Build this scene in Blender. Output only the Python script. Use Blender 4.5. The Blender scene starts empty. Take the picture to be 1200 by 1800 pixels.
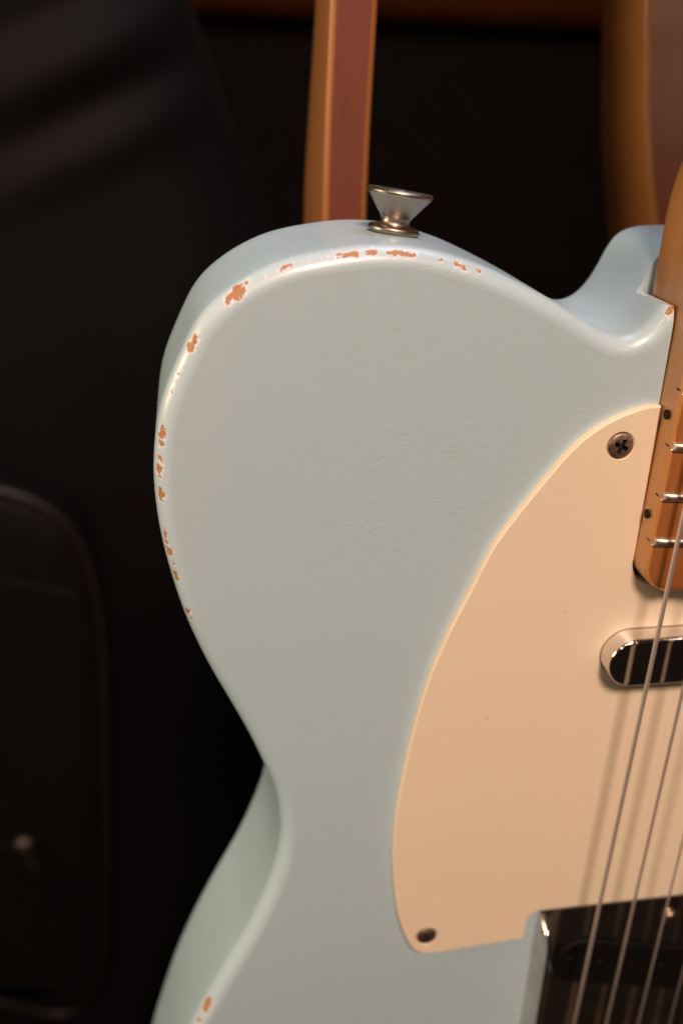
import bpy, bmesh, math, random
import numpy as np
from mathutils import Matrix, Vector

# ------------------------------------------------------------------ camera, world, lamps, exposure
# Guitar frame, in millimetres: x to the treble side, y up the neck, z out of the front face.
# World: metres, floor at z = 0; the guitar stands upright on its stand.
UP = 640.0
def G(x, y, z):
    return (x * .001, -z * .001, (y + UP) * .001)

sc = bpy.context.scene
cam_data = bpy.data.cameras.new('camera')
cam = bpy.data.objects.new('camera', cam_data)
sc.collection.objects.link(cam)
sc.camera = cam
# rows: camera right, up and backward axes in the guitar frame
CR = [(.9876925532, .0248409863, .1544226208),
      (.0423750110, .9078826012, -.4170773800),
      (-.1505582242, .4184878825, .8956562473)]
ax = [Vector((r[0], -r[2], r[1])) for r in CR]
m = Matrix.Identity(4)
for i in range(3):
    for j in range(3):
        m[j][i] = ax[i][j]
m.translation = Vector(G(-131.0534, 102.0248, 185.9549))
cam.matrix_world = m
cam_data.sensor_fit = 'VERTICAL'
cam_data.sensor_height = 36.0
cam_data.lens = 1621.614 / 1800 * 36
cam_data.clip_start = .01
cam_data.clip_end = 50
cam_data.dof.use_dof = True
cam_data.dof.focus_distance = .204
cam_data.dof.aperture_fstop = 7.2
cam_data.dof.aperture_blades = 8

world = bpy.data.worlds.new('World')
sc.world = world
world.use_nodes = True
bg = world.node_tree.nodes['Background']
bg.inputs[0].default_value = (.55, .36, .24, 1)
bg.inputs[1].default_value = .035

def lamp(name, pos, target, energy, size, col):
    d = bpy.data.lights.new(name, 'AREA')
    d.shape = 'DISK'; d.size = size; d.energy = energy; d.color = col
    o = bpy.data.objects.new(name, d)
    sc.collection.objects.link(o)
    p = Vector(G(*pos)); t = Vector(G(*target))
    o.location = p
    o.rotation_euler = (t - p).to_track_quat('-Z', 'Y').to_euler()
    return o
WARM = (1, .72, .545)
# one large soft ceiling light in front of and above the guitar, with small spots in a row beside it
lamp('ceiling_softbox', (-90, 1130, 1070), (-70, -60, 0), 26.5, .36, WARM)
for px, e, sz in ((-800, 1.4, .12), (-560, .4, .04), (-340, .4, .04), (240, .4, .04), (540, .55, .04)):
    lamp('ceiling_spot', (px, 790, 730), (-70, 0, 0), e, sz, WARM)
# warm wall lamp off to the left
lamp('wall_lamp', (-980, 190, 20), (-80, -60, -20), 4.6, .34, (1, .83, .56))
# cool light from a window high behind
lamp('window_light', (170, 930, -170), (-50, 60, -20), 3.3, .5, (.74, .80, 1))

sc.render.engine = 'CYCLES'
sc.cycles.use_denoising = True
sc.cycles.max_bounces = 10
vs = sc.view_settings
vs.view_transform = 'Standard'
vs.look = 'None'
vs.exposure = 0
vs.gamma = 1
vs.use_curve_mapping = False

# ------------------------------------------------------------------ helpers
rng = random.Random(4)

def new_mesh(name, verts, faces, mat, parent=None, smooth=True, angle=None, raw=False):
    me = bpy.data.meshes.new(name)
    me.from_pydata([v if raw else G(*v) for v in verts], [], faces)
    return mesh_obj(name, me, mat, parent, smooth, angle)

def mesh_obj(name, me, mat, parent=None, smooth=True, angle=None):
    bm = bmesh.new(); bm.from_mesh(me)
    bmesh.ops.recalc_face_normals(bm, faces=bm.faces[:])
    if angle is not None:
        for e in bm.edges:
            if len(e.link_faces) == 2 and e.calc_face_angle(0) > math.radians(angle):
                e.smooth = False
    for f in bm.faces:
        f.smooth = smooth
    bm.to_mesh(me); bm.free()
    me.materials.clear()
    me.materials.append(mat)
    o = bpy.data.objects.new(name, me)
    sc.collection.objects.link(o)
    if parent is not None:
        setp(o, parent)
    return o

def setp(o, parent):
    w = o.matrix_world.copy() if o.parent else o.matrix_basis.copy()
    o.parent = parent
    o.matrix_parent_inverse = world_of(parent).inverted()

def world_of(o):
    if o.parent is None:
        return o.matrix_basis.copy()
    return world_of(o.parent) @ o.matrix_parent_inverse @ o.matrix_basis

def empty(name, pos, label, cat):
    o = bpy.data.objects.new(name, None)
    sc.collection.objects.link(o)
    o.location = G(*pos)
    o.empty_display_size = .02
    o['label'] = label; o['category'] = cat
    return o

def rings(rs, cap0=True, cap1=True, closed=True):
    """loft a list of equally long point rings"""
    v = []; f = []
    n = len(rs[0])
    for r in rs:
        v += list(r)
    for a in range(len(rs) - 1):
        for i in range(n if closed else n - 1):
            j = (i + 1) % n
            f.append((a * n + i, a * n + j, (a + 1) * n + j, (a + 1) * n + i))
    if cap0: f.append(tuple(range(n - 1, -1, -1)))
    if cap1: f.append(tuple((len(rs) - 1) * n + i for i in range(n)))
    return v, f

def spline(pts, step, closed=True, smooth=0.0):
    """centripetal Catmull-Rom through pts, resampled evenly, then Gaussian-smoothed"""
    P = [np.array(p, float) for p in pts]
    n = len(P); out = []
    for i in range(n if closed else n - 1):
        if closed:
            a, b, c, d = P[i - 1], P[i], P[(i + 1) % n], P[(i + 2) % n]
        else:
            b, c = P[i], P[i + 1]
            a = P[i - 1] if i else 2 * b - c
            d = P[i + 2] if i + 2 < n else 2 * c - b
        t0 = 0; t1 = t0 + np.linalg.norm(b - a) ** .5; t2 = t1 + np.linalg.norm(c - b) ** .5; t3 = t2 + np.linalg.norm(d - c) ** .5
        for k in range(24):
            t = t1 + (t2 - t1) * k / 24
            A1 = (t1 - t) / (t1 - t0) * a + (t - t0) / (t1 - t0) * b
            A2 = (t2 - t) / (t2 - t1) * b + (t - t1) / (t2 - t1) * c
            A3 = (t3 - t) / (t3 - t2) * c + (t - t2) / (t3 - t2) * d
            B1 = (t2 - t) / (t2 - t0) * A1 + (t - t0) / (t2 - t0) * A2
            B2 = (t3 - t) / (t3 - t1) * A2 + (t - t1) / (t3 - t1) * A3
            out.append((t2 - t) / (t2 - t1) * B1 + (t - t1) / (t2 - t1) * B2)
    if not closed: out.append(P[-1])
    Q = np.array(out)
    if closed: Q = np.vstack([Q, Q[:1]])
    L = np.concatenate([[0], np.cumsum(np.linalg.norm(np.diff(Q, axis=0), axis=1))])
    N = max(8, int(L[-1] / step))
    s = np.linspace(0, L[-1], N, endpoint=not closed)
    R = np.stack([np.interp(s, L, Q[:, k]) for k in range(Q.shape[1])], 1)
    if smooth > 0 and closed:
        w = int(3 * smooth / step); k = np.exp(-.5 * (np.arange(-w, w + 1) * step / smooth) ** 2); k /= k.sum()
        R = np.stack([np.convolve(np.concatenate([R[-w:, c], R[:, c], R[:w, c]]), k, 'valid') for c in range(R.shape[1])], 1)
    return R

def normals2d(R):
    t = np.roll(R, -1, 0) - np.roll(R, 1, 0)
    t /= np.linalg.norm(t, axis=1)[:, None]
    n = np.stack([t[:, 1], -t[:, 0]], 1)
    area = .5 * np.sum(R[:, 0] * np.roll(R[:, 1], -1) - np.roll(R[:, 0], -1) * R[:, 1])
    return n if area > 0 else -n          # outward

def slab(R, zt, zb, rt, rb, seg=6, hold=.3, bevel=False, rows=1):
    """plate with outline R, top zt, bottom zb and rounded (or bevelled) edges"""
    n = normals2d(R); rs = []
    def ring(inset, z):
        q = R - n * inset
        rs.append([(a, b, z) for a, b in q])
    if rt > 0:
        ring(rt + hold, zt)
        for k in range(seg + 1):
            a = k / seg * math.pi / 2
            if bevel: ring(rt * (1 - k / seg), zt - rt * k / seg)
            else: ring(rt * (1 - math.sin(a)), zt - rt * (1 - math.cos(a)))
    else: ring(0, zt)
    for k in range(1, rows):
        ring(0, (zt - rt) + ((zb + rb) - (zt - rt)) * k / rows)
    if rb > 0:
        for k in range(seg + 1):
            a = k / seg * math.pi / 2
            ring(rb * (1 - math.cos(a)), zb + rb * (1 - math.sin(a)))
        ring(rb + hold, zb)
    else: ring(0, zb)
    return rings(rs)

def lathe(profile, origin, axis, seg=48):
    """profile: (radius, height) along axis (guitar frame)"""
    A = Vector(axis).normalized()
    u = A.orthogonal().normalized(); w = A.cross(u)
    rs = []
    for r, h in profile:
        rs.append([tuple(Vector(origin) + A * h + (u * math.cos(t) + w * math.sin(t)) * r)
                   for t in [2 * math.pi * k / seg for k in range(seg)]])
    return rings(rs)

def tube(path, rad, seg=12):
    rs = []
    P = [Vector(p) for p in path]
    for i, p in enumerate(P):
        t = (P[min(i + 1, len(P) - 1)] - P[max(i - 1, 0)]).normalized()
        u = t.cross(Vector((.13, .31, .94))).normalized(); w = t.cross(u)
        r = rad[i] if isinstance(rad, (list, tuple)) else rad
        rs.append([tuple(p + (u * math.cos(a) + w * math.sin(a)) * r) for a in [2 * math.pi * k / seg for k in range(seg)]])
    return rings(rs)

def box(x0, x1, y0, y1, z0, z1):
    v = [(x, y, z) for x in (x0, x1) for y in (y0, y1) for z in (z0, z1)]
    f = [(0, 1, 3, 2), (4, 6, 7, 5), (0, 4, 5, 1), (2, 3, 7, 6), (0, 2, 6, 4), (1, 5, 7, 3)]
    return v, f

def merge(*vf):
    v = []; f = []
    for a, b in vf:
        o = len(v); v += list(a); f += [tuple(i + o for i in q) for q in b]
    return v, f

def boolean(me, cutters):
    a = bpy.data.objects.new('tmp', me); sc.collection.objects.link(a)
    tmp = []
    for c in cutters:
        cm = bpy.data.meshes.new('cut')
        cm.from_pydata([G(*v) for v in c[0]], [], c[1])
        b = bmesh.new(); b.from_mesh(cm); bmesh.ops.recalc_face_normals(b, faces=b.faces[:]); b.to_mesh(cm); b.free()
        co = bpy.data.objects.new('tmpcut', cm); sc.collection.objects.link(co); tmp.append(co)
        md = a.modifiers.new('b', 'BOOLEAN'); md.operation = 'DIFFERENCE'; md.solver = 'EXACT'; md.object = co
    dg = bpy.context.evaluated_depsgraph_get()
    out = bpy.data.meshes.new_from_object(a.evaluated_get(dg))
    for o in [a] + tmp:
        bpy.data.objects.remove(o)
    return out

# ------------------------------------------------------------------ materials
class NT:
    def __init__(self, name):
        self.m = bpy.data.materials.new(name); self.m.use_nodes = True
        self.t = self.m.node_tree
        self.b = self.t.nodes['Principled BSDF']
    def n(self, kind, **kw):
        x = self.t.nodes.new(kind)
        for k, v in kw.items(): setattr(x, k, v)
        return x
    def l(self, a, b): self.t.links.new(a, b)
    def coord(self, scale=(1, 1, 1), rot=(0, 0, 0)):
        tc = self.n('ShaderNodeTexCoord'); mp = self.n('ShaderNodeMapping')
        mp.inputs['Scale'].default_value = scale; mp.inputs['Rotation'].default_value = rot
        self.l(tc.outputs['Object'], mp.inputs['Vector'])
        return mp.outputs[0]
    def noise(self, vec, scale, detail=3, rough=.5):
        x = self.n('ShaderNodeTexNoise')
        x.inputs['Scale'].default_value = scale; x.inputs['Detail'].default_value = detail; x.inputs['Roughness'].default_value = rough
        self.l(vec, x.inputs['Vector'])
        return x
    def remap(self, v, a, b, c=0.0, d=1.0, smooth=False):
        x = self.n('ShaderNodeMapRange')
        if smooth: x.interpolation_type = 'SMOOTHSTEP'
        for i, q in zip((1, 2, 3, 4), (a, b, c, d)): x.inputs[i].default_value = q
        self.l(v, x.inputs[0])
        return x.outputs[0]
    def math(self, op, a, b=None):
        x = self.n('ShaderNodeMath', operation=op)
        for i, q in enumerate((a, b)):
            if q is None: continue
            if isinstance(q, (int, float)): x.inputs[i].default_value = q
            else: self.l(q, x.inputs[i])
        return x.outputs[0]
    def mix(self, f, a, b):
        x = self.n('ShaderNodeMix', data_type='RGBA')
        for i, q in ((0, f), (6, a), (7, b)):
            if isinstance(q, (int, float)): x.inputs[i].default_value = q
            elif isinstance(q, tuple): x.inputs[i].default_value = q + (1,)
            else: self.l(q, x.inputs[i])
        return x.outputs[2]
    def bump(self, h, strength, dist, normal=None):
        x = self.n('ShaderNodeBump'); x.inputs['Strength'].default_value = strength; x.inputs['Distance'].default_value = dist
        self.l(h, x.inputs['Height'])
        if normal is not None: self.l(normal, x.inputs['Normal'])
        return x.outputs[0]
    def set(self, **kw):
        for k, v in kw.items():
            k = k.replace('_', ' ')
            i = self.b.inputs[k]
            if isinstance(v, tuple): i.default_value = v + (1,) if len(v) == 3 and k != 'Normal' else v
            elif isinstance(v, (int, float)): i.default_value = v
            else: self.l(v, i)

def mat_paint():
    t = NT('aged_blue_lacquer')
    c = t.coord()
    # fine lacquer checking: broken hairlines mostly across the grain
    dn = t.noise(c, 90, 2)
    dv = t.n('ShaderNodeVectorMath', operation='SCALE'); t.l(dn.outputs['Color'], dv.inputs[0]); dv.inputs['Scale'].default_value = .0035
    av = t.n('ShaderNodeVectorMath', operation='ADD'); t.l(c, av.inputs[0]); t.l(dv.outputs[0], av.inputs[1])
    hs = None
    for sx, sz, rot, sc_, th, lo in ((.20, 1, .06, 520, .040, .49), (.26, 1, -.30, 430, .035, .51), (.30, 1, .34, 400, .032, .52), (1, .22, .10, 260, .022, .54)):
        mp = t.n('ShaderNodeMapping'); mp.inputs['Scale'].default_value = (sx, .01, sz)
        mr = t.n('ShaderNodeMapping'); mr.inputs['Rotation'].default_value = (0, rot, 0)
        t.l(av.outputs[0], mr.inputs['Vector']); t.l(mr.outputs[0], mp.inputs['Vector'])
        vo = t.n('ShaderNodeTexVoronoi', feature='DISTANCE_TO_EDGE'); vo.inputs['Scale'].default_value = sc_
        t.l(mp.outputs[0], vo.inputs['Vector'])
        line = t.remap(vo.outputs['Distance'], 0, th, 1, 0, True)
        nm = t.noise(c, 150 + sc_ * .15, 3, .6)
        k = t.math('MULTIPLY', line, t.remap(nm.outputs[0], lo, lo + .07, 0, 1, True))
        hs = k if hs is None else t.math('MAXIMUM', hs, k)
    big = t.noise(c, 22, 2)
    hs = t.math('MULTIPLY', hs, t.remap(big.outputs[0], .38, .54, .40, 1, True))
    # the checking thins out towards the bass edge of the body
    sx_ = t.n('ShaderNodeSeparateXYZ'); t.l(c, sx_.inputs[0])
    hs = t.math('MULTIPLY', hs, t.remap(sx_.outputs[0], -.125, -.095, .12, 1, True))
    at = t.n('ShaderNodeAttribute', attribute_name='chip')
    pale_rim = t.n('ShaderNodeAttribute', attribute_name='pale_rim')
    nj = t.noise(c, 1100, 4, .6)
    nj2 = t.noise(c, 520, 3, .6)
    v = t.math('ADD', at.outputs['Fac'], t.math('MULTIPLY', t.math('SUBTRACT', nj2.outputs[0], .5), 1.0))
    v = t.math('ADD', v, t.math('MULTIPLY', t.math('SUBTRACT', nj.outputs[0], .5), 1.25))
    wood = t.remap(v, .56, .61, 0, 1, True)
    prim = t.remap(v, .28, .46, 0, 1, True)
    tone = t.noise(c, 12, 3)
    blue = t.mix(tone.outputs[0], (.430, .575, .660), (.458, .596, .678))
    blue = t.mix(t.math('MULTIPLY', hs, .10), blue, (.30, .38, .38))
    pale_rim_n = t.math('MULTIPLY', pale_rim.outputs['Fac'], t.remap(t.noise(c, 200, 3).outputs[0], .3, .6, .55, 1))
    col = t.mix(t.math('MULTIPLY', pale_rim_n, .28), blue, (.66, .68, .78))
    col = t.mix(t.math('MULTIPLY', prim, .75), col, (.74, .74, .82))
    wn = t.noise(t.coord((1, 1, .15)), 1500, 3)
    wcol = t.mix(wn.outputs[0], (.30, .125, .048), (.52, .26, .115))
    spot = t.remap(t.noise(c, 700, 2).outputs[0], .66, .74, 0, 1, True)
    wcol = t.mix(spot, wcol, (.10, .06, .04))
    col = t.mix(wood, col, wcol)
    h = t.math('SUBTRACT', t.math('MULTIPLY', hs, -.10), t.math('ADD', t.math('MULTIPLY', wood, .8), t.math('MULTIPLY', prim, .2)))
    nb = t.bump(h, .6, .0004)
    fine = t.noise(c, 260, 2)
    nb = t.bump(fine.outputs[0], .02, .0003, nb)
    t.set(Base_Color=col, Roughness=t.remap(wood, 0, 1, .36, .6), Normal=nb)
    t.set(Coat_Weight=t.remap(wood, 0, 1, .40, .05), Coat_Roughness=t.remap(t.noise(c, 60, 4, .65).outputs[0], .35, .65, .15, .30))
    return t.m

def mat_plastic(name, col, rough=.38):
    t = NT(name); c = t.coord()
    n1 = t.noise(c, 25, 3)
    n2 = t.noise(c, 900, 3, .6)
    specks = t.remap(t.noise(c, 330, 2).outputs[0], .77, .80, 0, 1, True)
    k = t.mix(n1.outputs[0], tuple(x * .97 for x in col), tuple(min(1, x * 1.02) for x in col))
    k = t.mix(t.math('MULTIPLY', specks, .35), k, (.42, .27, .15))
    sc1 = t.remap(t.noise(t.coord((1, 1, .03), (0, .5, 0)), 1500, 2).outputs[0], .66, .72, 0, 1, True)
    sc2 = t.remap(t.noise(t.coord((.03, 1, 1), (0, .3, 0)), 1300, 2).outputs[0], .68, .74, 0, 1, True)
    scr = t.math('MULTIPLY', t.math('MAXIMUM', sc1, sc2), t.remap(t.noise(c, 40, 2).outputs[0], .45, .6))
    k = t.mix(t.math('MULTIPLY', scr, .10), k, (.55, .40, .27))
    nb = t.bump(n2.outputs[0], .03, .0002)
    t.set(Base_Color=k, Roughness=t.remap(n2.outputs[0], .3, .7, rough - .05, rough + .06), Normal=t.bump(t.math('MULTIPLY', scr, -1.0), .08, .0002, nb))
    return t.m

def mat_wood(name, dark, light, rough=.35, coat=.4, scale=1.0, along='z'):
    t = NT(name)
    s = {'z': (1, 1, .06), 'x': (.06, 1, 1), 'y': (1, .06, 1)}[along]
    c = t.coord(s)
    g = t.noise(c, 260 * scale, 5, .6)
    w = t.noise(t.coord((1, 1, .25) if along == 'z' else (1, 1, 1)), 45 * scale, 3)
    f = t.math('ADD', t.math('MULTIPLY', g.outputs[0], .6), t.math('MULTIPLY', w.outputs[0], .5))
    col = t.mix(t.remap(f, .32, .78), dark, light)
    sp = t.remap(t.noise(t.coord((1, 1, .3)), 850 * scale, 2).outputs[0], .66, .74, 0, .45, True)
    col = t.mix(sp, col, tuple(x * .6 for x in dark))
    t.set(Base_Color=col, Roughness=rough, Coat_Weight=coat, Coat_Roughness=.2, Normal=t.bump(g.outputs[0], .06, .0003))
    return t.m

def mat_metal(name, col, rough, dirt=.0, dirtcol=(.08, .04, .02), scale=500):
    t = NT(name); c = t.coord()
    n = t.noise(c, scale, 4, .65); n2 = t.noise(c, scale * .3, 3)
    d = t.remap(n2.outputs[0], .45, .65, 0, dirt, True)
    t.set(Base_Color=t.mix(d, col, dirtcol), Metallic=1.0, Roughness=t.remap(n.outputs[0], .3, .7, rough * .8, rough * 1.3),
          Normal=t.bump(n.outputs[0], .03, .0002))
    return t.m

def mat_plain(name, col, rough=.6, scale=200, var=.25, bump=.1, spec=.5):
    t = NT(name); c = t.coord()
    n = t.noise(c, scale, 4, .6)
    t.set(Base_Color=t.mix(n.outputs[0], tuple(x * (1 - var) for x in col), tuple(x * (1 + var) for x in col)), Roughness=rough,
          Normal=t.bump(n.outputs[0], bump, .0006))
    t.b.inputs['Specular IOR Level'].default_value = spec
    return t.m

def mat_fabric(name, col):
    t = NT(name); c = t.coord()
    w1 = t.n('ShaderNodeTexWave', bands_direction='X'); w1.inputs['Scale'].default_value = 420; t.l(c, w1.inputs[0])
    w2 = t.n('ShaderNodeTexWave', bands_direction='Z'); w2.inputs['Scale'].default_value = 420; t.l(c, w2.inputs[0])
    n = t.noise(c, 14, 4)
    k = t.mix(n.outputs[0], tuple(x * .7 for x in col), tuple(x * 1.3 for x in col))
    t.b.inputs['Specular IOR Level'].default_value = .08
    t.set(Base_Color=k, Roughness=.6, Normal=t.bump(t.math('MULTIPLY', w1.outputs[1], w2.outputs[1]), .25, .0004))
    return t.m

def mat_string(name, col, pitch):
    t = NT(name); c = t.coord()
    w = t.n('ShaderNodeTexWave', bands_direction='Z', wave_profile='SIN'); w.inputs['Scale'].default_value = 314.0 / pitch
    w.inputs['Distortion'].default_value = 0
    t.l(c, w.inputs[0])
    t.set(Base_Color=t.mix(w.outputs[1], tuple(x * .7 for x in col), col), Metallic=.75, Roughness=.5, Normal=t.bump(w.outputs[1], .5, .00004))
    return t.m

M = dict(
    paint=mat_paint(),
    cream=mat_plastic('aged_cream_plastic', (.83, .700, .540)),
    maple=mat_wood('amber_maple', (.36, .140, .040), (.54, .247, .078), .36, .45),
    board=mat_wood('played_maple_board', (.235, .072, .019), (.355, .128, .036), .34, .5),
    chrome=mat_metal('chrome', (.74, .72, .70), .055, .15, (.30, .25, .2), 300),
    plate=mat_metal('hazy_chrome', (.66, .60, .55), .12, .35, (.28, .20, .14), 160),
    nickel=mat_metal('worn_nickel', (.34, .29, .245), .36, .5, (.25, .18, .13), 350),
    fret=mat_metal('fret_wire', (.68, .60, .50), .38, .3, (.25, .18, .12), 900),
    screw=mat_metal('tarnished_screw', (.62, .47, .37), .42, .6, (.26, .15, .095), 900),
    dot=mat_plain('black_dot', (.006, .005, .005), .6, 900, .25, .1, .15),
    tang=mat_plain('dull_fret_tang', (.075, .062, .055), .6, 900, .25, .1, .2),
    hole=mat_plain('dark_hole', (.012, .009, .008), .8, 900),
    bobbin=mat_plain('black_bobbin', (.006, .005, .005), .5, 400, .25, .05, .12),
    brass=mat_metal('brass', (.62, .45, .22), .3, .3),
    post_side=mat_wood('orange_brown_wood', (.29, .104, .026), (.42, .160, .044), .45, .2, .6),
    post_front=mat_wood('red_brown_wood', (.142, .038, .020), (.190, .053, .028), .45, .1, .5),
    bag=mat_fabric('black_nylon', (.0050, .0040, .0042)),
    bag_trim=mat_plain('black_piping', (.0075, .005, .0048), .45, 300, .25, .1, .3),
    zip=mat_metal('zip_metal', (.20, .145, .12), .5, .5),
    floor=mat_plain('dark_carpet', (.012, .010, .009), .95, 300, .5, .5, .1),
    wall=mat_plain('dark_wall', (.010, .007, .006), .9, 20, .3, .1, .1),
    rail=mat_plain('dim_brown_board', (.085, .021, .006), .9, 8, .5, .1, .05),
)

# ------------------------------------------------------------------ the setting
def structure(o):
    o['kind'] = 'structure'
    return o
structure(new_mesh('floor', *box(-3500, 3500, -660, -UP, -1700, 1500), M['floor'], smooth=False))
structure(new_mesh('wall', *box(-3500, 3500, -UP, 1500, -1760, -1704), M['wall'], smooth=False))

# ------------------------------------------------------------------ guitar
guitar = empty('electric_guitar', (0, -338, -22),
               'worn pale blue electric guitar with cream pickguard and amber maple neck', 'guitar')

# -- body
band = [(-135.1, 46.0), (-131.7, 53.1), (-128.6, 58.6), (-121.6, 64.5), (-112.5, 69.0), (-101.8, 71.2), (-96.2, 71.9), (-90.8, 72.0),
        (-85.8, 71.6), (-80.9, 70.7), (-76.0, 69.4), (-69.9, 67.3), (-62.1, 63.8), (-53.7, 59.7), (-47.7, 56.2), (-43.0, 53.6)]
bn = []
for i, p in enumerate(band):
    a = np.array(band[max(i - 1, 0)]); b = np.array(band[min(i + 1, len(band) - 1)])
    t_ = (b - a) / np.linalg.norm(b - a)
    bn.append(tuple(np.array(p) + 1.25 * np.array((-t_[1], t_[0]))))
left = [(-138.6, 40.5), (-140.1, 32.4), (-140.8, 26.0), (-140.8, 19.1), (-140.2, 11.2), (-139.3, 5.0), (-137.9, -2.0), (-136.0, -10.0), (-133.6, -17.6),
        (-129.9, -27.3), (-125.5, -37.2), (-121.2, -47.3), (-117.6, -57.3), (-115.4, -64.1), (-114.2, -70.4), (-113.7, -77.8), (-114.2, -85.6),
        (-116.1, -94.8), (-119.4, -104.7), (-124.1, -116.3), (-128.8, -125.9), (-132.4, -133.4), (-136.7, -142.8), (-142.5, -157.0), (-148.5, -175.0)]
shoulder = [(-39.3, 53.2), (-36.5, 53.5), (-33.8, 54.7), (-31.7, 56.8), (-30.1, 59.3), (-28.2, 63.0), (-26.9, 66.6), (-25.5, 69.3), (-23.2, 71.4), (-18.0, 72.2)]
rest = [(0, 72.3), (20, 72), (26, 69.5), (29, 62), (30, 45), (32, 22), (38, 4), (49, -4), (62, 0), (74, 14), (85, 32), (96, 43), (110, 42), (122, 29), (128, 6), (124, -22),
        (115, -50), (110, -75), (112, -102), (128, -140), (146, -176), (158, -215), (156, -256), (138, -296), (100, -323), (50, -335), (0, -337),
        (-50, -335), (-100, -323), (-138, -296), (-156, -256), (-158, -215)]
outline = bn + shoulder + rest + left[::-1]
RB = spline(outline, .8, True, 2.6)
v, f = slab(RB, 0, -44.4, 4.2, 4.0, seg=9, rows=6)
me = bpy.data.meshes.new('body'); me.from_pydata([G(*p) for p in v], [], f)
b_ = bmesh.new(); b_.from_mesh(me); bmesh.ops.recalc_face_normals(b_, faces=b_.faces[:]); b_.to_mesh(me); b_.free()
me = boolean(me, [box(-27.75, 27.75, -7.0, 140, -16, 30), box(-45, -27.0, 60.6, 140, -16.02, 31), box(27.1, 45, 61.0, 140, -16.01, 31.5),
                  box(-31, 31, -42, -12, -18, 30), ])
body = mesh_obj('body', me, M['paint'], guitar, True, 32)
# paint wear: chips on the rounded edge, (x, y, radius)
chips = [(-120.6, 65.88, 1.1), (-122.2, 64.19, 1.5), (-123.55, 62.64, 1.0), (-130.82, 55.02, 0.8), (-131.8, 53.2, 1.0), (-135.0, 46.1, 0.45), (-135.99, 43.52, 0.55), (-135.59, 44.89, 0.35),
         (-138.63, 36.17, 0.7), (-138.41, 34.39, 1.0), (-138.65, 32.55, 0.7), (-144.62, 29.78, 1.3), (-139.4, 26.8, 1.2), (-139.6, 21.94, 0.6), (-139.32, 20.62, 0.85), (-144.65, 14.03, 0.75),
         (-139.11, 11.5, 0.6), (-139.09, 9.05, 0.9), (-138.66, 7.12, 1.1), (-137.99, 3.76, 0.4), (-137.61, 0.99, 0.8), (-137.22, -0.22, 0.7), (-136.31, -4.91, 0.35), (-135.1, -9.1, 0.9),
         (-112.6, 69.2, 0.45), (-110.2, 69.78, 0.25), (-107.6, 70.35, 0.3), (-105.1, 70.83, 0.25), (-101.8, 71.3, 0.75), (-99.03, 71.67, 0.7), (-97.84, 71.76, 0.6), (-95.66, 71.74, 0.7),
         (-94.57, 72.13, 0.8), (-91.49, 71.81, 0.6), (-90.3, 71.7, 0.7), (-88.89, 71.71, 0.6), (-87.47, 71.56, 0.8), (-86.19, 71.24, 0.6), (-76.98, 69.41, 0.75), (-75.78, 68.61, 0.85),
         (-78.16, 69.93, 0.4), (-27.67, 59.81, 1.1), (-27.7, 58.4, 0.9), (-134.9, -140.6, 1.3), (-135.6, -142.3, 1.4), (-136.3, -143.9, 1.2), (-138.0, -148.2, 0.9)]
more = []
for cx, cy, r in chips:
    for _ in range(2 if cy > -100 else 0):
        k = int(np.argmin((RB[:, 0] - cx) ** 2 + (RB[:, 1] - cy) ** 2)) + rng.choice((-1, 1)) * rng.randint(2, 5)
        off = rng.uniform(-.9, .9)
        q = RB[k % len(RB)] - normals2d(RB)[k % len(RB)] * (1.2 + off)
        more.append((q[0], q[1], rng.uniform(.28, .5)))
chips += more
N = len(me.vertices)
co = np.empty(N * 3); me.vertices.foreach_get('co', co); co = co.reshape(-1, 3)
gx = co[:, 0] * 1000; gy = co[:, 2] * 1000 - UP; gz = -co[:, 1] * 1000
chip = np.zeros(N)
for cx, cy, r in chips:
    d = np.sqrt((gx - cx) ** 2 + (gy - cy) ** 2 + (1.0 * (gz + 1.2)) ** 2)
    chip = np.maximum(chip, np.clip(1.16 - .58 * d / r, 0, 1))
def bumpf(cx, cy, L):
    return np.exp(-((gx - cx) ** 2 + (gy - cy) ** 2) / (2 * L * L))
edge = np.exp(-((gz + 1.5) / 1.5) ** 2)
pale_rim = np.clip(bumpf(-128, 58, 9) + bumpf(-137, 43, 6) + bumpf(-140, 24, 12) + .9 * bumpf(-137, 2, 9) + .6 * bumpf(-97, 72, 10) + .5 * bumpf(-112, 69.5, 6) + .8 * bumpf(-136, -143, 6) + .8 * bumpf(-28, 60, 2.5), 0, 1) * edge  # stretches of the rounded edge mixed towards a paler lilac
for nm, arr in (('chip', chip), ('pale_rim', pale_rim)):
    a_ = me.attributes.new(nm, 'FLOAT', 'POINT'); a_.data.foreach_set('value', arr.astype(np.float32))

# -- strap button on the upper bout
k_ = int(np.argmin((RB[:, 0] + 86.4) ** 2 + (RB[:, 1] - 73.0) ** 2))
nb_ = normals2d(RB)[k_]
org = (RB[k_][0], RB[k_][1] - .1, -22.2)
axis = (nb_[0] + .03, nb_[1], -.03)
prof = [(.5, 0), (5.4, 0), (5.75, .35), (5.8, .9), (5.5, 1.45), (4.4, 1.7), (3.5, 1.9), (3.3, 2.4), (3.35, 3.2), (3.6, 3.6), (7.05, 7.9), (7.35, 8.25), (7.3, 8.8), (6.9, 9.15), (5.8, 9.1), (4.2, 8.6), (3.2, 8.4), (.4, 8.4)]
sb = new_mesh('strap_button', *lathe(prof, org, axis, 72), M['nickel'], guitar, True, 50)
sbs = [(.3, 8.2), (2.6, 8.2), (2.7, 8.6), (2.0, 9.2), (.3, 9.4)]
new_mesh('screw', *lathe(sbs, org, axis, 24), M['nickel'], sb, True, 50)

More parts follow.
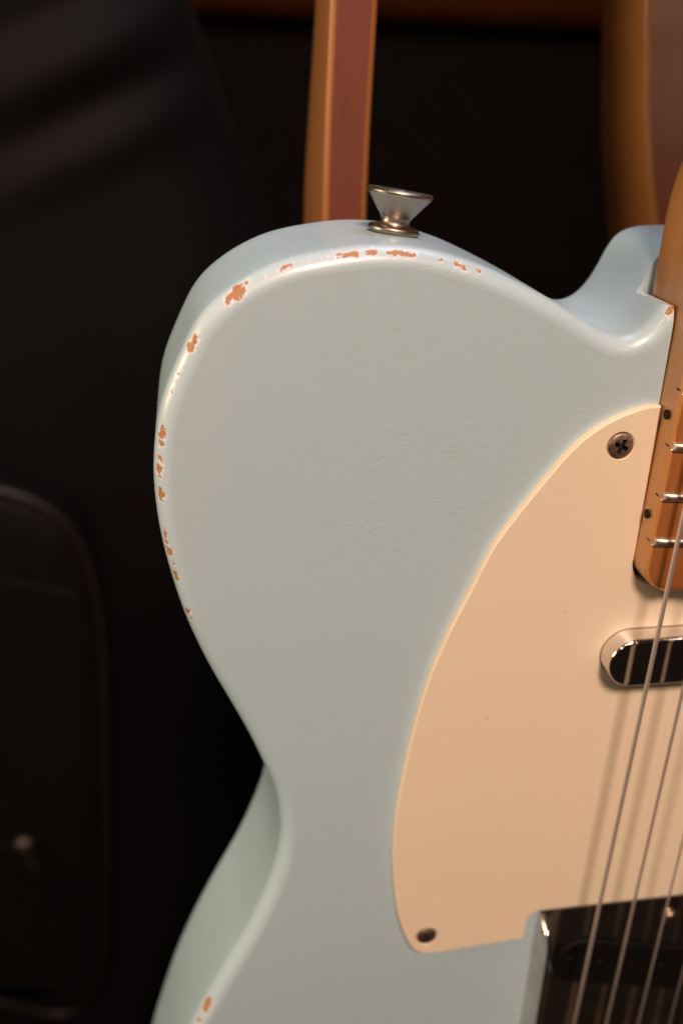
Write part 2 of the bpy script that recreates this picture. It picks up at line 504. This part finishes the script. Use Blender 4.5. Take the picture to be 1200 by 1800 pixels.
# -- pickguard
pgl = [(-28.15, 38.8), (-31.2, 38.7), (-34.7, 37.7), (-38.8, 36.0), (-42.5, 33.8), (-46.1, 30.8), (-49.3, 27.2), (-52.5, 22.8), (-55.7, 18.3), (-60.1, 11.7), (-64.0, 5.1),
       (-68.5, -6.2), (-71.6, -14.0), (-74.4, -21.8), (-76.7, -29.5), (-78.6, -37.9), (-80.1, -46.5), (-81.5, -56.0), (-82.7, -67.0), (-83.3, -75.5), (-83.4, -86.7), (-82.5, -98.1),
       (-81.0, -109.5), (-79.9, -114.2), (-78.5, -118.7), (-76.8, -122.9), (-75.2, -125.6), (-73.0, -127.2), (-70.3, -127.7), (-65.3, -127.6), (-59.4, -127.2), (-50, -126.6), (-42.2, -126.0)]
notch = [(-41.8, -125.4), (-41.8, -121.5), (-41.6, -118.6), (-40.6, -116.3), (-38.4, -115.4), (-34, -115.3)]
A1 = spline(pgl, 1.2, False)
A2 = spline(notch, .8, False)
A3 = np.array([(x, -115.3) for x in range(-30, 38, 4)])
right = spline([(38, -115.3), (41, -117), (42, -124), (46, -126), (60, -116), (68, -90), (66, -60), (60, -30), (52, -8), (44, 2), (34, 8), (28.6, 10)], 1.5, False)
heel_cut = [(28.3, -2)] + [(21.6 + 6.7 * math.cos(a), -.6 - 6.7 * math.sin(a)) for a in np.linspace(0, math.pi / 2, 9)] + [(-21.6 - 6.7 * math.sin(a), -.6 - 6.7 * math.cos(a)) for a in np.linspace(0, math.pi / 2, 9)] + [(-28.2, 0)]
hc = np.array(heel_cut + [(-28.15, y) for y in np.linspace(3, 38.0, 16)])
PG = np.vstack([A1, A2, A3, right, hc])
v, f = slab(PG, 2.0, .05, .36, 0, seg=3, hold=.02, bevel=True)
pm = bpy.data.meshes.new('pickguard'); pm.from_pydata([G(*p) for p in v], [], f)
b_ = bmesh.new(); b_.from_mesh(pm); bmesh.ops.recalc_face_normals(b_, faces=b_.faces[:]); b_.to_mesh(pm); b_.free()
def obround(cx, cy, hl, hwid, seg=18):
    pts = []
    for k in range(seg + 1):
        a = -math.pi / 2 + math.pi * k / seg
        pts.append((cx + hl - hwid + hwid * math.cos(a), cy + hwid * math.sin(a)))
    for k in range(seg + 1):
        a = math.pi / 2 + math.pi * k / seg
        pts.append((cx - hl + hwid + hwid * math.cos(a), cy + hwid * math.sin(a)))
    return np.array(pts)
def prism(R, z0, z1):
    return rings([[(a, b, z0) for a, b in R], [(a, b, z1) for a, b in R]])
PKX, PKY, PKL, PKW = 0.2, -26.6, 33.0, 6.9
S1 = (-36.4, 29.6); S2 = (-71.8, -120.5)
def csink(x, y):
    return lathe([(.2, -1), (1.6, -1), (1.6, .25), (3.5, 2.02), (3.5, 3)], (x, y, 0), (0, 0, 1), 40)
pm = boolean(pm, [prism(obround(PKX, PKY, PKL + .25, PKW + .25), -1, 5), csink(*S1), csink(*S2)])
pick = mesh_obj('pickguard', pm, M['cream'], guitar, True, 24)

def screw_head(x, y, z, r, parent, rot, axis=(0, 0, 1), mat='screw'):
    """slightly domed countersunk cross-head screw"""
    prof = [(.3, -1.2), (r * .5, -1.2), (r, .12), (r * .985, .22)] + [(r * math.cos(a), .22 + .62 * math.sin(a)) for a in np.linspace(.25, 1.45, 7)]
    v, f = lathe(prof, (x, y, z), axis, 40)
    hm = bpy.data.meshes.new('screw'); hm.from_pydata([G(*p) for p in v], [], f)
    b = bmesh.new(); b.from_mesh(hm); bmesh.ops.recalc_face_normals(b, faces=b.faces[:]); b.to_mesh(hm); b.free()
    cuts = []
    for q in (rot, rot + math.pi / 2):
        c, s = math.cos(q), math.sin(q)
        w, l = r * .16, r * .62
        pts = []
        for sx, sy, zz in [(a, b2, z2) for a in (-1, 1) for b2 in (-1, 1) for z2 in (-.35, 1.5)]:
            kk = .85 if zz < 0 else 1
            px, py = sx * l * kk, sy * w
            pts.append((x + px * c - py * s, y + px * s + py * c, z + zz))
        cuts.append((pts, box(0, 1, 0, 1, 0, 1)[1]))
    hm = boolean(hm, cuts)
    o = mesh_obj('screw', hm, M[mat], parent, True, 35)
    o.data.materials.append(M['hole'])          # shade of the cross recess, put in as a dark colour
    for pl in o.data.polygons:
        c = pl.center
        rr = math.hypot(c.x * 1000 - x, c.z * 1000 - UP - y)
        if rr < r * .63 and (abs(pl.normal.y) < .3 or -c.y * 1000 < z + .3) and -c.y * 1000 > z - .5:
            pl.material_index = 1
    return o
screw_head(S1[0], S1[1], 1.72, 3.1, pick, 1.15)
screw_head(S2[0], S2[1], 1.65, 2.9, pick, .5)
for sx, sy in ((37, 2), (50, -118), (62, -60)):
    screw_head(sx, sy, 2.0, 3.0, pick, .8)

# -- neck pickup
OB = obround(PKX, PKY, PKL, PKW, 28)
v, f = slab(OB, 7.6, -10, .9, 0, seg=6, hold=.05)
new_mesh('neck_pickup', v, f, M['chrome'], guitar, True, 40)

# -- neck
def sfret(n): return 648 * (1 - 2 ** (-n / 12))
HEEL = -5.6
def yfret(n): return 463.0 - sfret(n)
def hw(y): return (42 + 14.3 * (463.0 - y) / 462) / 2
RAD = 184.0; ZC = 9.6
def ztop(x): return ZC - (RAD - math.sqrt(RAD * RAD - x * x))
def section(y):
    h = hw(y)
    rc = 6.6
    if y < HEEL + rc:
        h = h - rc + math.sqrt(max(0, rc * rc - (HEEL + rc - y) ** 2))
    hf = hw(y)
    ze = ztop(hf)
    t = min(1, max(0, (y - 77) / 36)); t = t * t * (3 - 2 * t)
    n = 14 * (1 - t) ** 2 + 2.35 * t * (2 - t) if t < 1 else 2.35
    zb = -15.9 * (1 - t) + -11.8 * t
    pts = []
    nt = 14
    e = .8
    for k in range(nt + 1):
        x = -(h - e) + 2 * (h - e) * k / nt
        pts.append((x, y, ztop(x * hf / max(h, 1)) if h < hf else ztop(x)))
    zr = ztop(h - e)
    for k in range(1, 5):
        a = k / 5 * math.pi / 2
        pts.append((h - e + e * math.sin(a), y, zr - .9 + .9 * math.cos(a)))
    z0 = zr - .95
    dep = z0 - zb
    nb2 = 40
    for k in range(nb2 + 1):
        a = math.pi * k / nb2
        c, s = math.cos(a), math.sin(a)
        pts.append((math.copysign(abs(c) ** (2 / n), c) * h, y, z0 - dep * abs(s) ** (2 / n)))
    for k in range(4, 0, -1):
        a = k / 5 * math.pi / 2
        pts.append((-(h - e + e * math.sin(a)), y, zr - .9 + .9 * math.cos(a)))
    return pts
ys = [HEEL + 6.6 * (1 - math.cos(a)) for a in np.linspace(0, math.pi / 2, 12)] + list(np.linspace(4, 74, 16)) + list(np.linspace(77, 114, 18)) + list(np.linspace(118, 260, 12))
v, f = rings([section(y) for y in ys])
neck = new_mesh('neck', v, f, M['maple'], guitar, True, 40)
# darker played surface of the fingerboard: the top strip of the one-piece neck
rs = []
for y in np.concatenate([np.linspace(HEEL, 1.0, 14), np.linspace(2, 258, 24)]):
    h = hw(y)
    if y < HEEL + 6.6:
        h = h - 6.6 + math.sqrt(max(.2, 6.6 ** 2 - (HEEL + 6.6 - y) ** 2))
    h -= 1.0
    hf = hw(y)
    top = [(x, y + (.08 if y < HEEL + .01 else 0), ztop(x * (hf / (h + 1.0))) + .05) for x in np.linspace(-h, h, 17)]
    bot = [(x, y2, z - .4) for x, y2, z in reversed(top)]
    rs.append(top + bot)
v, f = rings(rs)
new_mesh('fingerboard_surface', v, f, M['board'], neck, True, 40)

def fret(n):
    y = yfret(n); h = hw(y) - .35
    prof = [(-1.05, -.15), (-1.05, .12)] + [(1.05 * -math.cos(a), .12 + .95 * math.sin(a)) for a in np.linspace(.25, math.pi - .25, 9)] + [(1.05, .12), (1.05, -.15)]
    rs = []
    xs = [-h, -h + .12] + list(np.linspace(-h + .75, h - .75, 21)) + [h - .12, h]
    for i, x in enumerate(xs):
        k = .55 if i in (0, len(xs) - 1) else (.72 if i in (1, len(xs) - 2) else 1)
        rs.append([(x + (math.copysign(.45, -x) * max(0, q - .12) if i in (0, 1, len(xs) - 1, len(xs) - 2) else 0), y + p * (1 if k == 1 else .9), ztop(x) + .05 + max(-.15, q * k) - (.25 if k == .55 else 0)) for p, q in prof])
    a = rings(rs)
    hh = hw(y) + .03
    zt = ztop(hh) - .35
    tl = box(-hh, -hh + 1, y - .27, y + .27, zt - 1.5, zt)
    tr = box(hh - 1, hh, y - .27, y + .27, zt - 1.5, zt)
    vv, ff = merge(a, tl, tr)
    o = new_mesh('fret', vv, ff, M['fret'], neck, True, 50)
    o.data.materials.append(M['tang'])
    for pl in o.data.polygons[-12:]:
        pl.material_index = 1
    return o
for n in range(21, 10, -1):
    fret(n)
for na, nb3 in ((20, 21), (18, 19), (16, 17), (14, 15)):
    y = (yfret(na) + yfret(nb3)) / 2
    new_mesh('side_dot', *lathe([(.1, 0), (1.12, 0), (1.12, .35), (.1, .36)], (-hw(y) + .32 - .6, y, ztop(hw(y)) - 3.1), (-1, 0, 0), 24), M['dot'], neck, True, 40)

# -- bridge: ashtray plate with upturned walls
BX, BY0, BY1 = 37.6, -116.6, -212.0
WH = 9.2
th = 1.3
prof = []
def wall_h(y):
    d = BY0 - y
    return th + (WH - th) * (1 - math.exp(-(max(0, d - .2) / 2.2))) if d < 14 else WH
yy = list(np.linspace(BY0, BY0 - 14, 18)) + list(np.linspace(BY0 - 18, BY1, 14))
rs = []
for y in yy:
    H = wall_h(y); r = min(1.6, H * .45)
    o = [(-BX, y, .05)]
    kk = 6
    o += [(-BX, y, H - .5), (-BX + .18, y, H - .12), (-BX + .6, y, H), (-BX + 1.0, y, H - .12), (-BX + 1.2, y, H - .5)]
    ri = min(1.5, max(.05, H - th - .5))
    o += [(-BX + 1.2 + ri * (1 - math.cos(a)), y, th + ri * (1 - math.sin(a))) for a in np.linspace(0, math.pi / 2, 5)]
    o += [(x, y, th) for x in np.linspace(-BX + 6, BX - 6, 12)]
    o += [(-x, y_, z) for x, y_, z in reversed(o[:11])]
    rs.append(o)
v, f = rings(rs)
bm_ = bpy.data.meshes.new('bridge'); bm_.from_pydata([G(*p) for p in v], [], f)
b_ = bmesh.new(); b_.from_mesh(bm_); bmesh.ops.recalc_face_normals(b_, faces=b_.faces[:]); b_.to_mesh(bm_); b_.free()
def rotR(R, ang, cx, cy):
    c, s = math.cos(ang), math.sin(ang)
    return np.stack([(R[:, 0] - cx) * c - (R[:, 1] - cy) * s + cx, (R[:, 0] - cx) * s + (R[:, 1] - cy) * c + cy], 1)
SL = math.radians(-14.5)
bp = rotR(obround(1.0, -144.6, 34.0, 9.6, 20), SL, 1.0, -144.6)
bm_ = boolean(bm_, [prism(bp, -3, 6)])
bridge = mesh_obj('bridge', bm_, M['plate'], guitar, True, 32)
new_mesh('rear_wall', *box(-BX + 1.3, BX - 1.3, BY1 - .1, BY1 + 1.2, th, WH), M['chrome'], bridge, False)
bpi = rotR(obround(1.0, -144.6, 33.3, 8.9, 20), SL, 1.0, -144.6)
v, f = slab(bpi, 2.6, -.0 + .06, .7, 0, seg=4, hold=.05)
bpk = new_mesh('bridge_pickup', v, f, M['bobbin'], bridge, True, 40)
def xs_string(s, i): return -(17.7 + 9.3 * s / 648) * (1 - 2 * i / 5)
for i in range(6):
    x = -26 + 10.4 * i
    yp = -144.6 + math.tan(SL) * (x - 1.0)
    new_mesh('pole_piece', *lathe([(.2, 0), (2.3, 0), (2.4, .5), (2.2, .7), (.2, .7)], (x, yp, 2.5), (0, 0, 1), 20), M['bobbin'], bpk, True, 40)
def dome_screw(x, y, z, r, parent):
    pr = [(.2, -.6), (r, -.6), (r, .2)] + [(r * math.cos(a), .2 + r * .55 * math.sin(a)) for a in np.linspace(.2, 1.5, 6)]
    return new_mesh('screw', *lathe(pr, (x, y, z), (0, 0, 1), 28), M['nickel'], parent, True, 40)
dome_screw(4.2, -124.3, th + .4, 2.5, bridge)
dome_screw(-24, -182, th + .4, 2.3, bridge); dome_screw(24, -184, th + .4, 2.3, bridge)
for x0 in (-27, -8.5, 10):
    s_ = new_mesh('saddle', *lathe([(.3, 0), (2.9, 0), (3.3, .4), (3.3, 16.6), (2.9, 17), (.3, 17)], (x0, -199, 7.6), (1, 0, 0), 24), M['brass'], bridge, True, 40)
    for dx in (2.5, 14.5):
        new_mesh('height_screw', *lathe([(.2, -6.5), (1.3, -6.5), (1.3, 5.2), (.2, 5.2)], (x0 + dx, -199, 7.6), (0, 0, 1), 12), M['nickel'], s_, True, 40)

# -- strings
gauges = [(.55, .30, True), (.43, .26, True), (.32, .22, True), (.22, 0, False), (.17, 0, False), (.13, 0, False)]
for i, (r, pitch, wound) in enumerate(gauges):
    mt = mat_string('wound_string' if wound else 'plain_string', (.74, .62, .57), .50 if i == 0 else .42)
    pts = []
    for y in (255, 150, 60, 0, -60, -120, -199):
        s = 463 - y
        t = (255 - y) / 454
        pts.append((xs_string(s, i), y, (13.1 + .25 * math.sin(math.pi * min(i, 5) / 5)) * (1 - t) + 11.2 * t + (.6 if True else 0) * t))
    new_mesh('string', *tube(pts, r, 12), mt, guitar, True)

# ------------------------------------------------------------------ wooden stand behind the guitar
stand = empty('wooden_stand', (-30, -UP, -120), 'brown wooden guitar stand whose two uprights rise behind the blue body', 'stand')
def post(edge, width, skew=0, name='upright'):
    """edge: list of (x, y, z, depth) for the front left edge"""
    o = None
    E = np.array(edge, float)
    rs = []
    for x, y, z, d in spline(E, 8, False):
        w = width; r = 1.6
        o_ = []
        for cx, cz, a0 in ((x + r, z - r, 90), (x + r, z - d + r, 180), (x + w - r, z - d + r, 270), (x + w - r, z - r - skew, 0)):
            for k in range(4):
                a = math.radians(a0 + k * 30)
                o_.append((cx + r * math.cos(a), y, cz + r * math.sin(a)))
        rs.append(o_)
    v, f = rings(rs)
    p = new_mesh(name, v, f, M['post_side'], stand, True, 40)
    # red-brown front facing strip
    rs = []
    for x, y, z, d in spline(E, 8, False):
        rs.append([(x + 1.7, y, z - .5), (x + 1.7, y, z + .25), (x + width - 1.7, y, z + .25 - skew), (x + width - 1.7, y, z - .5 - skew)])
    v, f = rings(rs)
    new_mesh('front_facing', v, f, M['post_front'], p, False)
    return p
post([(-89.0, 210, -98, 30), (-90.0, 124, -100, 33), (-90.8, 94, -100, 40), (-91.1, 64, -100, 48), (-90, 0, -100, 48), (-88, -200, -100, 42), (-86, -UP, -100, 34)], 13.4)
rp = post([(.4, 210, -99, 31), (1.7, 127, -100, 32), (4.1, 112, -100, 33), (6.6, 97, -100, 34), (8.6, 87, -100, 35), (10.8, 79, -100, 36), (13.1, 71, -100, 37), (15.6, 63, -100, 38), (28, 0, -100, 38), (36, -200, -100, 38), (36, -UP, -100, 34)], 26, -23)
new_mesh('cross_rail', *box(-72, 33, -395, -360, -122, -106), M['post_side'], stand, False)
for x in (-60, 20):
    new_mesh('cradle_arm', *box(x, x + 18, -356, -338.2, -106, 20), M['post_side'], stand, False)
    new_mesh('cradle_bracket', *box(x + 1, x + 17, -395, -356.2, -105.5, -92), M['post_side'], stand, False)
knot = new_mesh('knot', *lathe([(.05, 0), (1.0, 0), (.9, .12), (.05, .14)], (-90.85, 78.5, -116), (-1, 0, 0), 12), M['dot'], stand, True, 40)

# ------------------------------------------------------------------ black gig bag, back left
bag = empty('gig_bag', (-310, -UP, -420), 'black nylon gig bag with a zipped front pocket, left of the guitar', 'bag')
def bag_half(y):
    # half width of the tall tapering bag about its centre line x = -310
    pts = [(-UP, 330), (-400, 345), (-200, 320), (-60, 262), (32, 223), (87, 202), (140, 184), (300, 125), (420, 95)]
    return float(np.interp(y, [p[0] for p in pts], [p[1] for p in pts]))
def folds(x, y):
    u = x + 190; w = y - 100
    a = (w - .45 * u)
    h = 9 * math.exp(-((a - 8) / 16) ** 2) + 8 * math.exp(-((a + 38) / 14) ** 2) - 8 * math.exp(-((a + 15) / 10) ** 2) - 9 * math.exp(-((a - 36) / 12) ** 2)
    h *= math.exp(-((u - 10) / 75) ** 2)
    h += 2.2 * math.sin(x * .021 + y * .013) + 1.6 * math.sin(y * .037 - x * .017)
    return h * .6
rs = []
for y in np.linspace(-UP, 420, 150):
    h = bag_half(y); o = []
    for k in range(61):
        t = -1 + 2 * k / 60
        x = -310 + h * math.sin(t * math.pi / 2)
        z = -352 - 46 * (abs(math.sin(t * math.pi / 2)) ** 5) + folds(x, y) * (1 - abs(t) ** 6)
        o.append((x, y, z))
    for k in range(60, -1, -4):
        t = -1 + 2 * k / 60
        o.append((-310 + h * .97 * math.sin(t * math.pi / 2), y, -505 + 40 * abs(t) ** 4))
    rs.append(o)
v, f = rings(rs)
shell = new_mesh('shell', v, f, M['bag'], bag, True, 50)
pth = []
for y in np.linspace(-UP + 5, 415, 120):
    # piped seam along the right edge
    pth.append((-310 + bag_half(y) * 1.0, y, -399))
new_mesh('edge_piping', *tube(pth, 2.5, 8), M['bag'], bag, True)
# front pocket
pk = spline([(-460, -120), (-360, -104), (-285, -104), (-250, -108), (-229, -115), (-208, -132), (-197, -162), (-193, -202), (-196, -280), (-202, -367), (-209, -440), (-216, -492), (-228, -530),
             (-244, -548), (-264, -545), (-298, -525), (-370, -500), (-460, -500), (-472, -300)], 5, True, 6)
npk = normals2d(pk); rs = []
for ins, z in ((0, -352), (0, -330), (1.5, -322), (5, -317), (12, -314), (30, -313)):
    q = pk - npk * ins
    rs.append([(a, b, z + .25 * folds(a, b)) for a, b in q])
v, f = rings(rs)
pocket = new_mesh('pocket', v, f, M['bag'], bag, True, 60)
pp = [(a, b, -319) for a, b in (pk - npk * 1.5)]
new_mesh('piping', *tube(pp + pp[:1], 3.2, 8), M['bag_trim'], pocket, True)
zs = spline([(-440, -135), (-340, -146), (-280, -158), (-255, -164), (-232, -171), (-215, -176), (-203, -181)], 4, False)
new_mesh('zip_seam', *tube([(a, b, -312.5) for a, b in zs], 2.2, 8), M['bag'], pocket, True)
v, f = merge(lathe([(.5, 0), (4.5, 0), (5.6, 1.2), (5.6, 3), (4.2, 5), (.5, 5)], (-258, -368, -313), (0, 0, 1), 20))
zp = new_mesh('zip_slider', v, f, M['zip'], pocket, True, 40)
new_mesh('pull_tab', *tube([(-257, -375, -307), (-250, -383, -305), (-245, -395, -306), (-248, -415, -308), (-256, -428, -309)], [2, 2.6, 3, 2.6, 2], 8), M['bag'], zp, True)
new_mesh('zip_line', *tube([(-460, -360, -312), (-350, -365, -311), (-262, -368, -311)], 1.8, 8), M['bag_trim'], pocket, True)

# ------------------------------------------------------------------ dim brown board on the far wall
rl = []
for x in (-2400, 2400):
    rl.append([(x, 292 + 82 * math.sin(a), -1640 + 62 * math.cos(a)) for a in np.linspace(0, 2 * math.pi, 40, endpoint=False)])
bd = new_mesh('wooden_rail', *rings(rl), M['rail'], None, True, 60)
bd['label'] = 'dim reddish brown rounded rail running along the dark wall, top of the picture'; bd['category'] = 'rail'
